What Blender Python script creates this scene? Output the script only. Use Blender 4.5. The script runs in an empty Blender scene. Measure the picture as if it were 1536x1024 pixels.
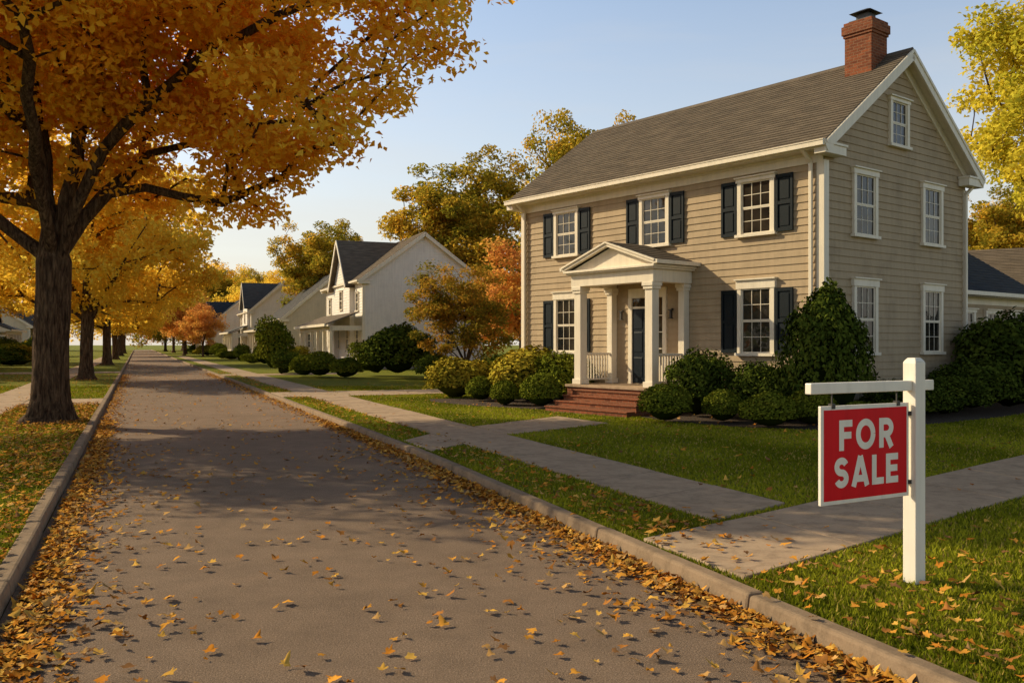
import bpy, math, random, bmesh
import numpy as np
from mathutils import Vector
random.seed(7); rng=np.random.default_rng(7)
scn=bpy.context.scene
scn.view_settings.view_transform='Standard'; scn.view_settings.look='None'
scn.view_settings.exposure=0; scn.view_settings.gamma=1

# ------------------------------------------------------------ materials
def newmat(name):
    m=bpy.data.materials.new(name); m.use_nodes=True
    nt=m.node_tree; b=nt.nodes['Principled BSDF']
    return m,nt,b
def ramp(nt,fac,stops):
    r=nt.nodes.new('ShaderNodeValToRGB'); cr=r.color_ramp
    while len(cr.elements)>1: cr.elements.remove(cr.elements[-1])
    cr.elements[0].position=stops[0][0]; cr.elements[0].color=(*stops[0][1],1)
    for p,c in stops[1:]:
        e=cr.elements.new(p); e.color=(*c,1)
    nt.links.new(fac,r.inputs['Fac']); return r.outputs['Color']
def noise(nt,scale,detail=5,rough=.6,vec=None,dist=0):
    n=nt.nodes.new('ShaderNodeTexNoise'); n.inputs['Scale'].default_value=scale
    n.inputs['Detail'].default_value=detail; n.inputs['Roughness'].default_value=rough
    n.inputs['Distortion'].default_value=dist
    if vec is not None: nt.links.new(vec,n.inputs['Vector'])
    return n.outputs['Fac']
def mix(nt,fac,a,b,mode='MIX'):
    m=nt.nodes.new('ShaderNodeMix'); m.data_type='RGBA'; m.blend_type=mode
    for sock,val in ((m.inputs[0],fac),(m.inputs[6],a),(m.inputs[7],b)):
        if isinstance(val,(int,float)): sock.default_value=val
        elif isinstance(val,tuple): sock.default_value=(*val,1)
        else: nt.links.new(val,sock)
    return m.outputs[2]
def bump(nt,b,h,strength=.3,dist=.02):
    n=nt.nodes.new('ShaderNodeBump'); n.inputs['Strength'].default_value=strength
    n.inputs['Distance'].default_value=dist
    nt.links.new(h,n.inputs['Height']); nt.links.new(n.outputs['Normal'],b.inputs['Normal'])
def geo(nt): return nt.nodes.new('ShaderNodeNewGeometry').outputs['Position']
def objc(nt): return nt.nodes.new('ShaderNodeTexCoord').outputs['Object']
def uvc(nt): return nt.nodes.new('ShaderNodeTexCoord').outputs['UV']
def mapping(nt,vec,scale,rot=(0,0,0)):
    m=nt.nodes.new('ShaderNodeMapping'); m.inputs['Scale'].default_value=scale
    m.inputs['Rotation'].default_value=rot
    nt.links.new(vec,m.inputs['Vector']); return m.outputs['Vector']

def paint(name,col,rough=.55,var=.12,bs=.15,spec=.4):
    m,nt,b=newmat(name); v=objc(nt)
    c2=tuple(x*(1-var*2) for x in col); c1=tuple(min(1,x*(1+var*.4)) for x in col)
    n1=noise(nt,1.3,6,.65,v)
    c=ramp(nt,n1,[(.3,c2),(.5,col),(.75,c1)])
    st=noise(nt,1,5,.6,mapping(nt,v,(9,9,.8)))
    c=mix(nt,.25,c,ramp(nt,st,[(.35,tuple(x*.6 for x in col)),(.6,col)]))
    nt.links.new(c,b.inputs['Base Color']); b.inputs['Roughness'].default_value=rough
    b.inputs['Specular IOR Level'].default_value=spec
    bump(nt,b,noise(nt,25,4,.6,v),bs,.004); return m
M={}
M['siding']=paint('tan_siding',(.43,.325,.205),.65,.12,spec=.15)
M['white']=paint('white_trim',(.82,.73,.58),.45,.05)
M['whitewall']=paint('white_siding',(.82,.76,.68),.6,.06)
M['creamwall']=paint('cream_siding',(.66,.56,.40),.6,.08)
M['greywall']=paint('grey_siding',(.40,.39,.37),.6,.08)
M['navy']=paint('navy_shutter',(.007,.013,.018),.5,.1,spec=.15)
M['door']=paint('navy_door',(.008,.014,.022),.4,.1,spec=.2)
M['found']=paint('foundation',(.3,.27,.23),.9,.2,.6)
M['signwhite']=paint('sign_white_paint',(.88,.82,.70),.4,.04,.05)
M['signred']=paint('sign_red_paint',(.72,.007,.016),.4,.02,.03,.15)
M['metal']=paint('dark_metal',(.05,.045,.04),.5,.2)
def glassmat():
    m,nt,b=newmat('window_glass'); v=objc(nt)
    c=ramp(nt,noise(nt,1.5,3,.5,v),[(.35,(.008,.009,.010)),(.65,(.045,.036,.026))])
    nt.links.new(c,b.inputs['Base Color']); b.inputs['Roughness'].default_value=.05
    b.inputs['Specular IOR Level'].default_value=.45
    bump(nt,b,noise(nt,2.2,2,.5,v),.3,.05); return m
M['glass']=glassmat()
def brickmat():
    m,nt,b=newmat('red_brick'); uv=uvc(nt)
    t=nt.nodes.new('ShaderNodeTexBrick'); nt.links.new(uv,t.inputs['Vector'])
    t.inputs['Scale'].default_value=1; t.inputs['Brick Width'].default_value=.21; t.inputs['Row Height'].default_value=.072
    t.inputs['Mortar Size'].default_value=.007; t.inputs['Mortar Smooth'].default_value=.2
    t.inputs['Color1'].default_value=(.32,.095,.04,1); t.inputs['Color2'].default_value=(.13,.038,.02,1)
    t.inputs['Mortar'].default_value=(.28,.19,.12,1)
    c=mix(nt,.35,t.outputs['Color'],ramp(nt,noise(nt,11,4,.7,uv),[(.3,(.06,.02,.012)),(.7,(.36,.13,.06))]))
    nt.links.new(c,b.inputs['Base Color']); b.inputs['Roughness'].default_value=.9
    b.inputs['Specular IOR Level'].default_value=.15
    inv=nt.nodes.new('ShaderNodeMath'); inv.operation='SUBTRACT'; inv.inputs[0].default_value=1
    nt.links.new(t.outputs['Fac'],inv.inputs[1]); bump(nt,b,inv.outputs[0],.6,.008); return m
M['brick']=brickmat()
def shingle(name,c1,c2,cm):
    m,nt,b=newmat(name); uv=uvc(nt)
    t=nt.nodes.new('ShaderNodeTexBrick'); nt.links.new(uv,t.inputs['Vector'])
    t.inputs['Scale'].default_value=1; t.inputs['Brick Width'].default_value=.3; t.inputs['Row Height'].default_value=.15
    t.inputs['Mortar Size'].default_value=.008; t.inputs['Bias'].default_value=0
    t.inputs['Color1'].default_value=(*c1,1); t.inputs['Color2'].default_value=(*c2,1); t.inputs['Mortar'].default_value=(*cm,1)
    n=noise(nt,.7,6,.7,uv)
    c=mix(nt,.4,t.outputs['Color'],ramp(nt,n,[(.35,c2),(.65,c1)]))
    st=noise(nt,1,4,.6,mapping(nt,uv,(1.2,7,1)))
    c=mix(nt,.4,c,ramp(nt,st,[(.38,cm),(.62,tuple(x*1.4 for x in c1))]))
    c=mix(nt,.3,c,ramp(nt,noise(nt,45,3,.7,uv),[(.3,cm),(.7,tuple(x*1.5 for x in c1))]))
    nt.links.new(c,b.inputs['Base Color']); b.inputs['Roughness'].default_value=.95
    b.inputs['Specular IOR Level'].default_value=.1
    inv=nt.nodes.new('ShaderNodeMath'); inv.operation='SUBTRACT'; inv.inputs[0].default_value=1
    nt.links.new(t.outputs['Fac'],inv.inputs[1]); bump(nt,b,inv.outputs[0],.7,.012); return m
M['roof']=shingle('brown_grey_shingles',(.18,.142,.102),(.082,.068,.055),(.03,.027,.024))
M['roofd']=shingle('slate_shingles',(.12,.115,.11),(.065,.065,.065),(.03,.03,.03))
M['rooft']=shingle('tan_shingles',(.19,.15,.11),(.11,.09,.07),(.05,.04,.035))
M['roofb']=shingle('blue_slate_shingles',(.05,.06,.072),(.03,.036,.046),(.02,.02,.024))
def asphalt():
    m,nt,b=newmat('asphalt'); p=geo(nt)
    base=ramp(nt,noise(nt,.35,6,.65,p),[(.3,(.185,.128,.088)),(.55,(.245,.170,.117)),(.75,(.29,.205,.143))])
    fine=ramp(nt,noise(nt,75,3,.85,p),[(.3,(.05,.035,.025)),(.5,(.22,.155,.107)),(.7,(.56,.41,.29))])
    c=mix(nt,.5,base,fine)
    v=nt.nodes.new('ShaderNodeTexVoronoi'); v.feature='DISTANCE_TO_EDGE'; v.inputs['Scale'].default_value=.28
    w=nt.nodes.new('ShaderNodeTexNoise'); w.inputs['Scale'].default_value=1.6; w.inputs['Detail'].default_value=6
    nt.links.new(p,w.inputs['Vector'])
    add=nt.nodes.new('ShaderNodeVectorMath'); add.operation='MULTIPLY_ADD'
    nt.links.new(w.outputs['Color'],add.inputs[0]); add.inputs[1].default_value=(1.6,1.6,0); nt.links.new(p,add.inputs[2])
    nt.links.new(add.outputs[0],v.inputs['Vector'])
    cr=ramp(nt,v.outputs['Distance'],[(0,(1,1,1)),(.006,(0,0,0))])
    gate=ramp(nt,noise(nt,.2,2,.5,p),[(.5,(0,0,0)),(.58,(.6,.6,.6))])
    cm=mix(nt,1.0,cr,gate,'MULTIPLY')
    c=mix(nt,cm,c,(.06,.05,.042))
    st=ramp(nt,noise(nt,2.2,5,.7,p),[(.3,(.78,.78,.78)),(.6,(1,1,1))])
    c=mix(nt,1.0,c,st,'MULTIPLY')
    nt.links.new(c,b.inputs['Base Color']); b.inputs['Roughness'].default_value=.9
    b.inputs['Specular IOR Level'].default_value=.15
    bump(nt,b,noise(nt,90,3,.8,p),1,.012); return m
M['asphalt']=asphalt()
def concrete(name,col):
    m,nt,b=newmat(name); p=geo(nt)
    c=ramp(nt,noise(nt,.8,6,.7,p),[(.3,tuple(x*.62 for x in col)),(.55,col),(.8,tuple(x*1.15 for x in col))])
    c=mix(nt,.4,c,ramp(nt,noise(nt,60,3,.8,p),[(.3,tuple(x*.5 for x in col)),(.7,tuple(x*1.3 for x in col))]))
    c=mix(nt,.5,c,ramp(nt,noise(nt,4,6,.75,p,.4),[(.38,tuple(x*.45 for x in col)),(.55,col)]))
    nt.links.new(c,b.inputs['Base Color']); b.inputs['Roughness'].default_value=.9
    b.inputs['Specular IOR Level'].default_value=.15
    bump(nt,b,noise(nt,70,4,.7,p),.5,.006); return m
M['conc']=concrete('concrete',(.44,.322,.215)); M['kerb']=concrete('kerb_concrete',(.28,.20,.13))
def grassmat():
    m,nt,b=newmat('grass_ground'); p=geo(nt)
    c=ramp(nt,noise(nt,1.1,6,.7,p),[(.28,(.09,.105,.008)),(.5,(.16,.18,.012)),(.72,(.25,.245,.020))])
    c=mix(nt,.5,c,ramp(nt,noise(nt,40,4,.8,p),[(.3,(.045,.055,.008)),(.7,(.28,.29,.03))]))
    v=nt.nodes.new('ShaderNodeTexVoronoi'); v.inputs['Scale'].default_value=5.5; nt.links.new(p,v.inputs['Vector'])
    sp=ramp(nt,v.outputs['Distance'],[(.22,(1,1,1)),(.3,(0,0,0))])
    g=ramp(nt,noise(nt,.5,4,.6,p),[(.45,(0,0,0)),(.62,(.8,.8,.8))])
    c=mix(nt,mix(nt,1.0,sp,g,'MULTIPLY'),c,(.48,.24,.04))
    nt.links.new(c,b.inputs['Base Color']); b.inputs['Roughness'].default_value=.95
    b.inputs['Specular IOR Level'].default_value=.1
    bump(nt,b,noise(nt,35,5,.8,p),1,.05); return m
M['grass']=grassmat()
def mulch():
    m,nt,b=newmat('mulch'); p=geo(nt)
    c=ramp(nt,noise(nt,22,5,.8,p),[(.3,(.02,.013,.008)),(.7,(.10,.06,.03))])
    nt.links.new(c,b.inputs['Base Color']); b.inputs['Roughness'].default_value=1
    bump(nt,b,noise(nt,30,5,.8,p),1,.05); return m
M['mulch']=mulch()
def bark():
    m,nt,b=newmat('bark'); p=objc(nt)
    n=noise(nt,1,7,.7,mapping(nt,p,(16,16,2.4)),.6)
    c=ramp(nt,n,[(.36,(.022,.013,.008)),(.5,(.09,.055,.032)),(.66,(.20,.13,.075))])
    nt.links.new(c,b.inputs['Base Color']); b.inputs['Roughness'].default_value=.95
    b.inputs['Specular IOR Level'].default_value=.1
    bump(nt,b,n,1,.12); return m
M['bark']=bark()
def leafmat(name,tr=.4):
    m=bpy.data.materials.new(name); m.use_nodes=True; nt=m.node_tree; nt.nodes.clear()
    a=nt.nodes.new('ShaderNodeAttribute'); a.attribute_name='Col'
    d=nt.nodes.new('ShaderNodeBsdfDiffuse'); o=nt.nodes.new('ShaderNodeOutputMaterial'); L=nt.links.new
    L(a.outputs['Color'],d.inputs['Color'])
    if tr>0:
        t=nt.nodes.new('ShaderNodeBsdfTranslucent'); mx=nt.nodes.new('ShaderNodeMixShader'); mx.inputs[0].default_value=tr
        L(a.outputs['Color'],t.inputs['Color']); L(d.outputs[0],mx.inputs[1]); L(t.outputs[0],mx.inputs[2]); L(mx.outputs[0],o.inputs['Surface'])
    else: L(d.outputs[0],o.inputs['Surface'])
    return m
M['leaf']=leafmat('foliage',.52); M['bushleaf']=leafmat('bush_foliage',0); M['litter']=leafmat('dry_leaves',0); M['blade']=leafmat('grass_blades',.3)

# ------------------------------------------------------------ mesh helpers
def link(o,parent=None):
    scn.collection.objects.link(o)
    if parent: o.parent=parent
    return o
def empty(name,loc=(0,0,0),rz=0,sc=1):
    e=bpy.data.objects.new(name,None); e.location=loc; e.rotation_euler=(0,0,rz)
    e.scale=(sc,sc,sc) if not isinstance(sc,tuple) else sc
    e.empty_display_size=.3
    return link(e)
def np_mesh(name,V,F,mats,col=None,smooth=False,midx=None):
    V=np.asarray(V,dtype=np.float32); F=np.asarray(F,dtype=np.int32); k=F.shape[1]
    me=bpy.data.meshes.new(name)
    me.vertices.add(len(V)); me.vertices.foreach_set('co',V.ravel())
    me.loops.add(F.size); me.loops.foreach_set('vertex_index',F.ravel())
    me.polygons.add(len(F)); me.polygons.foreach_set('loop_start',np.arange(0,F.size,k,dtype=np.int32))
    for m in mats: me.materials.append(m)
    me.update(calc_edges=True)
    if smooth: me.polygons.foreach_set('use_smooth',np.ones(len(F),dtype=bool))
    if col is not None:
        a=me.color_attributes.new('Col','FLOAT_COLOR','POINT')
        c=np.ones((len(V),4),dtype=np.float32); c[:,:3]=col; a.data.foreach_set('color',c.ravel())
    return me
class Part:
    def __init__(s): s.v=[]; s.f=[]
    def poly(s,pts):
        i=len(s.v); s.v+= [tuple(p) for p in pts]; s.f.append(tuple(range(i,i+len(pts))))
    def hexa(s,b,t):
        i=len(s.v); s.v+=[tuple(p) for p in b]+[tuple(p) for p in t]
        s.f+=[(i+3,i+2,i+1,i),(i+4,i+5,i+6,i+7)]+[(i+j,i+(j+1)%4,i+4+(j+1)%4,i+4+j) for j in range(4)]
    def box(s,x0,x1,y0,y1,z0,z1):
        x0,x1=min(x0,x1),max(x0,x1); y0,y1=min(y0,y1),max(y0,y1)
        q=[(x0,y0),(x1,y0),(x1,y1),(x0,y1)]
        s.hexa([(a,b,z0) for a,b in q],[(a,b,z1) for a,b in q])
    def beam(s,a,b,w,h,up=(0,0,1)):
        a=Vector(a); b=Vector(b); d=(b-a).normalized(); u=Vector(up); sd=d.cross(u).normalized(); u=sd.cross(d).normalized()
        o=[(-w/2,-h/2),(w/2,-h/2),(w/2,h/2),(-w/2,h/2)]
        s.hexa([a+sd*p+u*q for p,q in o],[b+sd*p+u*q for p,q in o])
    def obj(s,name,mat,parent=None,bevel=0,uv=False):
        if not s.v: return None
        me=bpy.data.meshes.new(name); me.from_pydata(s.v,[],s.f); me.materials.append(mat); me.update()
        if uv:
            ul=me.uv_layers.new(name='UVMap')
            for p in me.polygons:
                n=p.normal
                if abs(n.z)>.98: U=Vector((1,0,0)); W=Vector((0,1,0))
                else:
                    U=Vector((0,0,1)).cross(n).normalized(); W=n.cross(U)
                for li in p.loop_indices:
                    c=me.vertices[me.loops[li].vertex_index].co; ul.data[li].uv=(c.dot(U),c.dot(W))
        o=bpy.data.objects.new(name,me); link(o,parent)
        if bevel:
            m=o.modifiers.new('bevel','BEVEL'); m.width=bevel; m.segments=2; m.limit_method='ANGLE'
        return o
class Wall:
    def __init__(s,O,du,nn): s.O=O; s.du=du; s.nn=nn
    def T(s,a,o,z): return (s.O[0]+s.du[0]*a+s.nn[0]*o, s.O[1]+s.du[1]*a+s.nn[1]*o, z)
    def box(s,P,a0,a1,o0,o1,z0,z1):
        q=[(a0,o0),(a1,o0),(a1,o1),(a0,o1)]
        P.hexa([s.T(a,o,z0) for a,o in q],[s.T(a,o,z1) for a,o in q])
def clap(P,W,z0,z1,span,e=.175,out=.026):
    z=z0
    while z<z1-.01:
        zt=min(z+e,z1); a0,b0=span(z); a1,b1=span(zt)
        if b0-a0<.05: break
        if b1<a1: a1=b1=(a1+b1)/2
        P.poly([W.T(a0,out,z),W.T(b0,out,z),W.T(b1,.003,zt),W.T(a1,.003,zt)])
        P.poly([W.T(a0,0,z),W.T(b0,0,z),W.T(b0,out,z),W.T(a0,out,z)])
        z+=e
def window(W,c,zb,zt,w,fr,gl,cols=3,shut=None,sw=.48,cap=.12,trim=.11,sh=None):
    a0,a1=c-w/2,c+w/2
    W.box(fr,a0,a0+trim,.0,.085,zb+.07,zt-cap); W.box(fr,a1-trim,a1,.0,.085,zb+.07,zt-cap)
    W.box(fr,a0-.03,a1+.03,.0,.10,zt-cap,zt-.03); W.box(fr,a0-.06,a1+.06,.0,.15,zt-.03,zt)
    W.box(fr,a0-.05,a1+.05,.0,.13,zb,zb+.07)
    g0,g1=a0+trim,a1-trim; gz0,gz1=zb+.07,zt-cap
    mid=(gz0+gz1)/2
    W.box(gl,g0,g1,.0,.030,gz0,gz1)
    for lo,hi,o in ((gz0,mid,.045),(mid,gz1,.055)):
        r=.04
        W.box(fr,g0,g0+r,.031,o,lo,hi); W.box(fr,g1-r,g1,.031,o,lo,hi)
        W.box(fr,g0+r,g1-r,.031,o,lo,lo+r*.8); W.box(fr,g0+r,g1-r,.031,o,hi-r*.8,hi)
        ww=(g1-g0-2*r)
        for i in range(1,cols):
            x=g0+r+ww*i/cols; W.box(fr,x-.007,x+.007,.031,o-.008,lo+r*.8,hi-r*.8)
        zc=(lo+hi)/2; W.box(fr,g0+r,g1-r,.031,o-.010,zc-.007,zc+.007)
    if shut is not None:
        s0,s1=sh if sh else (zb+.03,zt-.06)
        for x0,x1 in ((a0-.035-sw,a0-.035),(a1+.035,a1+.035+sw)):
            W.box(shut,x0,x0+.06,.03,.075,s0,s1); W.box(shut,x1-.06,x1,.03,.075,s0,s1)
            for za,zb2 in ((s0,s0+.08),((s0+s1)/2-.04,(s0+s1)/2+.04),(s1-.08,s1)):
                W.box(shut,x0+.06,x1-.06,.03,.072,za,zb2)
            W.box(shut,x0+.06,x1-.06,.03,.045,s0+.08,s1-.08)
            W.box(shut,x0+.11,x1-.11,.045,.06,s0+.13,(s0+s1)/2-.09); W.box(shut,x0+.11,x1-.11,.045,.06,(s0+s1)/2+.09,s1-.13)

A=Vector((-.381,.9245)); N=Vector((.9245,.381)); A.normalize(); N.normalize()
def rn(r,n): return (A.x*r+N.x*n, A.y*r+N.y*n)
RA=math.atan2(-A.y,-A.x)
a_=np.array([A.x,A.y]); n_=np.array([N.x,N.y])

# ------------------------------------------------------------ houses
def roofplanes(P,x0,x1,y_e,z_e,y_r,z_r,th=.1,course=.15):
    d=Vector((0,y_r-y_e,z_r-z_e)); Ln=d.length; d.normalize(); nrm=Vector((0,-d.z,d.y))
    if nrm.z<0: nrm=-nrm
    def pt(x,s,o): return (x, y_e+d.y*s+nrm.y*o, z_e+d.z*s+nrm.z*o)
    s=0
    while s<Ln-.001:
        t=min(s+course,Ln)
        q=[pt(x0,s,.016),pt(x1,s,.016),pt(x1,t,.0),pt(x0,t,.0)]
        if y_r<y_e: q=q[::-1]
        P.poly(q)
        P.poly([pt(x0,s,-.004),pt(x1,s,-.004),pt(x1,s,.016),pt(x0,s,.016)])
        s+=course
    P.poly([pt(x0,0,-th),pt(x1,0,-th),pt(x1,Ln,-th),pt(x0,Ln,-th)])
    P.poly([pt(x1,0,-th),pt(x1,Ln,-th),pt(x1,Ln,.003),pt(x1,0,.003)])
    P.poly([pt(x0,0,-th),pt(x0,Ln,-th),pt(x0,Ln,.003),pt(x0,0,.003)])

def shell(e,L,Wd,ez,rz,ov,mats,z0=.45,ex=.175):
    sl=(rz-ez)/(Wd/2+ov); zw=ez+sl*ov
    front=Wall((0,0),(-1,0),(0,-1)); back=Wall((-L,Wd),(1,0),(0,1))
    gr=Wall((0,0),(0,1),(1,0)); gl=Wall((-L,Wd),(0,-1),(-1,0))
    S=Part()
    full=lambda z:(0,L)
    ztop=ez-.06
    clap(S,front,z0,ztop,full,ex); clap(S,back,z0,ztop,full,ex)
    def span(z):
        a=max(0,(z+.16-zw)/sl); return (a,Wd-a)
    clap(S,gr,z0,rz-.16,span,ex); clap(S,gl,z0,rz-.16,span,ex)
    S.obj('siding',mats['wall'],e)
    F=Part(); F.box(-L+.02,-.02,.02,Wd-.02,-.05,z0); F.obj('foundation',M['found'],e)
    R=Part()
    go=.32
    roofplanes(R,-L-go,go,-ov,ez+.06,Wd/2,rz+.06); roofplanes(R,-L-go,go,Wd+ov,ez+.06,Wd/2,rz+.06)
    R.obj('roof',mats['roof'],e,uv=True)
    rc=Part()
    for sg in (-1,1):
        rc.hexa([(-L-go,Wd/2,rz+.06),(go,Wd/2,rz+.06),(go,Wd/2+sg*.15,rz+.06-.15*sl),(-L-go,Wd/2+sg*.15,rz+.06-.15*sl)],
                [(-L-go,Wd/2,rz+.095),(go,Wd/2,rz+.095),(go,Wd/2+sg*.15,rz+.09-.15*sl),(-L-go,Wd/2+sg*.15,rz+.09-.15*sl)])
    rc.obj('ridge_cap',mats['roof'],e,uv=True)
    T=Part()
    for y0,y1,gy0,gy1 in ((-ov,-.028,-ov-.11,-ov),(Wd+.028,Wd+ov,Wd+ov,Wd+ov+.11)):
        T.box(-L-go+.02,go-.02,y0,y1,ez-.10,ez-.06)
        T.box(-L-go,go,gy0,gy1,ez-.07,ez+.04)
        T.box(-L-go-.01,go+.01,gy0+(-.015 if gy0<0 else .0),gy1+(.015 if gy0>0 else 0),ez+.04,ez+.062)
    T.box(-L,0,-.05,-.0,ez-.34,ez-.1); T.box(-L,0,-.08,-.05,ez-.16,ez-.1)
    for W,l in ((front,L),(gr,Wd),(gl,Wd),(back,L)):
        o=.048 if W in (front,back) else .044
        W.box(T,.0 if W in(gr,gl) else -.043,.15,.0,o,z0-.06,ztop-.24); W.box(T,l-.15,l+(.0 if W in (gr,gl) else .043),.0,o,z0-.06,ztop-.24)
    for x,sx in ((go,-1),(-L-go,1)):
        for y0,y1 in ((-ov,Wd/2),(Wd+ov,Wd/2)):
            for (ox,w,h,dz) in ((.03,.05,.24,-.10),(.055,.045,.07,-.0)):
                T.beam((x+sx*(-ox+.03),y0,ez+dz),(x+sx*(-ox+.03),y1,rz+dz),w,h)
            T.beam((x+sx*go/2,y0,ez-.085),(x+sx*go/2,y1,rz-.085),go-.05,.03)
            xf=x+sx*(go-.03)
            T.beam((xf,y0+(ov if y1>y0 else -ov),zw-.24),(xf,y1,rz-.24),.05,.2)
        for ya,yb in ((-ov,.42),(Wd-.42,Wd+ov)):
            T.box(x,x+sx*(go-.03),ya,yb,ez-.22,ez-.02); T.box(x-sx*.03,x+sx*(go-.03),ya-.03,yb+.03,ez-.02,ez+.03)
    T.obj('trim',M['white'],e)
    return front,gr,gl,back

def main_house():
    e=empty('colonial_house',(7.12,20.8,0.03),math.atan2(-.7826,.6225))
    L,Wd,ez,rz,ov=10.86,6.82,6.33,9.12,.42
    front,gr,gl,back=shell(e,L,Wd,ez,rz,ov,{'wall':M['siding'],'roof':M['roof']},.5,.178)
    fr=Part(); g=Part(); sh=Part()
    for c in (1.82,5.15,8.74): window(front,c,4.45,5.93,1.08,fr,g,3,sh,.47,.13,sh=(4.5,5.86))
    for c in (1.82,8.74): window(front,c,1.53,3.42,1.08,fr,g,3,sh,.47,.24,sh=(1.6,3.16))
    for c in (1.68,4.92):
        window(gr,c,4.36,6.02,1.06,fr,g,3,None,cap=.16); window(gr,c,1.55,3.4,1.06,fr,g,3,None,cap=.2)
    window(gr,3.25,6.72,7.98,.92,fr,g,3,None)
    for c in (1.7,4.9): window(gl,c,4.4,5.95,1.06,fr,g)
    dz0=.72
    front.box(fr,4.72,6.12,0,.06,3.1,3.36); 
    for a,b in ((4.72,4.84),(5.98,6.12),(5.06,5.13)): front.box(fr,a,b,0,.07,dz0,3.1)
    front.box(fr,4.84,5.06,.0,.05,dz0,1.25)
    front.box(g,4.84,5.06,.0,.035,1.25,3.08)
    for z in (1.7,2.15,2.6): front.box(fr,4.84,5.06,.036,.05,z-.012,z+.012)
    front.box(g,5.13,5.98,.0,.032,2.86,3.08); front.box(fr,5.13,5.98,.0,.055,2.80,2.86)
    dr=Part(); front.box(dr,5.13,5.98,.0,.035,dz0+.02,2.80)
    for zz0,zz1 in ((.9,1.45),(1.6,2.15),(2.25,2.7)):
        for a,b in ((5.2,5.52),(5.6,5.92)): front.box(dr,a,b,.035,.05,zz0,zz1)
    dr.obj('front_door',M['door'],e,.006)
    kn=Part(); front.box(kn,5.165,5.2,.05,.1,1.62,1.72)
    for s in (4.5,6.35):
        front.box(kn,s-.05,s+.05,.06,.16,2.5,2.52); front.box(kn,s-.05,s+.05,.06,.16,2.72,2.75); front.box(kn,s-.03,s+.03,.08,.14,2.52,2.72); front.box(kn,s-.02,s+.02,.03,.08,2.75,2.78)
    kn.obj('wall_lanterns_and_knob',M['metal'],e)
    fr.obj('window_frames',M['white'],e); g.obj('window_glass',M['glass'],e); sh.obj('shutters',M['navy'],e)
    s0,s1,od=3.85,6.92,1.5; p=Part()
    for s,o in ((4.05,1.33),(6.71,1.33),(4.05,.12),(6.71,.12)):
        w=.125 if o>1 else .10
        p.box(-s-w,-s+w,-o-w,-o+w,.72+.14,3.3)
        p.box(-s-w-.04,-s+w+.04,-o-w-.04,-o+w+.04,.72,.86)
        p.box(-s-w-.035,-s+w+.035,-o-w-.035,-o+w+.035,3.22,3.30); p.box(-s-w-.06,-s+w+.06,-o-w-.06,-o+w+.06,3.30,3.40)
    front.box(p,s0,s1,od-.34,od,3.4,3.72); front.box(p,s0,s0+.32,.03,od-.34,3.4,3.72); front.box(p,s1-.32,s1,.03,od-.34,3.4,3.72)
    front.box(p,s0-.1,s1+.1,.02,od+.1,3.722,3.77); front.box(p,s0-.16,s1+.16,.02,od+.16,3.77,3.83)
    front.box(p,s0+.32,s1-.32,.03,od-.34,3.66,3.71)
    mid=(s0+s1)/2; rp=4.42
    P3=lambda s,o,z: front.T(s,o,z)
    p.poly([P3(s0-.02,od-.02,3.832),P3(s1+.02,od-.02,3.832),P3(mid,od-.02,rp-.05)])
    ro=Part()
    for sa in (s0-.2,s1+.2):
        p.beam(P3(sa,od+.1,3.87),P3(mid,od+.1,rp+.03),.12,.11); p.beam(P3(sa,od+.16,3.915),P3(mid,od+.16,rp+.075),.07,.05)
        n=8
        for k in range(n):
            t0,t1=k/n,(k+1)/n
            sA=sa+(mid-sa)*t0; sB=sa+(mid-sa)*t1; zA=3.91+(rp+.1-3.91)*t0; zB=3.91+(rp+.1-3.91)*t1
            ro.poly([P3(sA,0,zA+.018),P3(sA,od+.19,zA+.018),P3(sB,od+.19,zB),P3(sB,0,zB)])
            ro.poly([P3(sA,0,zA-.01),P3(sA,od+.19,zA-.01),P3(sA,od+.19,zA+.018),P3(sA,0,zA+.018)])
        front.box(p,min(sa,sa+(-.09 if sa<mid else .09)),max(sa,sa+(-.09 if sa<mid else .09)),.02,od+.17,3.835,3.93)
    ro.obj('porch_roof',M['roof'],e,uv=True)
    for s in (4.05,6.71):
        front.box(p,s-.035,s+.035,.22,1.21,1.52,1.58); front.box(p,s-.025,s+.025,.22,1.21,.82,.87)
        o=.28
        while o<1.2:
            front.box(p,s-.018,s+.018,o,o+.036,.87,1.52); o+=.105
    p.obj('porch',M['white'],e,.006)
    b=Part()
    front.box(b,s0-.05,s1+.05,.05,od+.1,-.02,.64)
    for k in range(4):
        z=.62-.135*(k+1)
        front.box(b,3.42,6.4,od+.1+.32*k,od+.1+.32*(k+1),-.02,z+.08)
    b.obj('brick_steps',M['brick'],e,.008,uv=True)
    st=Part(); front.box(st,s0-.09,s1+.09,.03,od+.15,.645,.715); 
    st.obj('porch_floor',M['conc'],e,.01)
    t=Part()
    for k in range(4):
        z=.62-.135*(k+1)+.083
        front.box(t,3.40,6.42,od+.153+.32*k,od+.1+.32*(k+1)+.03,z,z+.035)
    t.obj('step_treads',M['brick'],e,.008,uv=True)
    d=Part()
    for x in (-.27,-L+.18):
        d.beam((x,-.10,.35),(x,-.10,6.0),.085,.07,(0,1,0)); d.beam((x,-.10,6.0),(x,-.44,6.27),.085,.07,(0,1,0)); d.beam((x,-.1,.36),(x,-.4,.2),.085,.07)
    d.beam((.09,Wd-.12,.4),(.09,Wd-.12,5.9),.07,.085,(0,1,0)); d.beam((.09,Wd-.12,5.9),(.22,Wd+.2,6.24),.07,.085,(1,0,0))
    d.obj('downspouts',M['white'],e,.01)
    c=Part(); cx,cy=-.72,3.02
    c.box(cx-.37,cx+.37,cy-.37,cy+.37,8.2,9.62)
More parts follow.
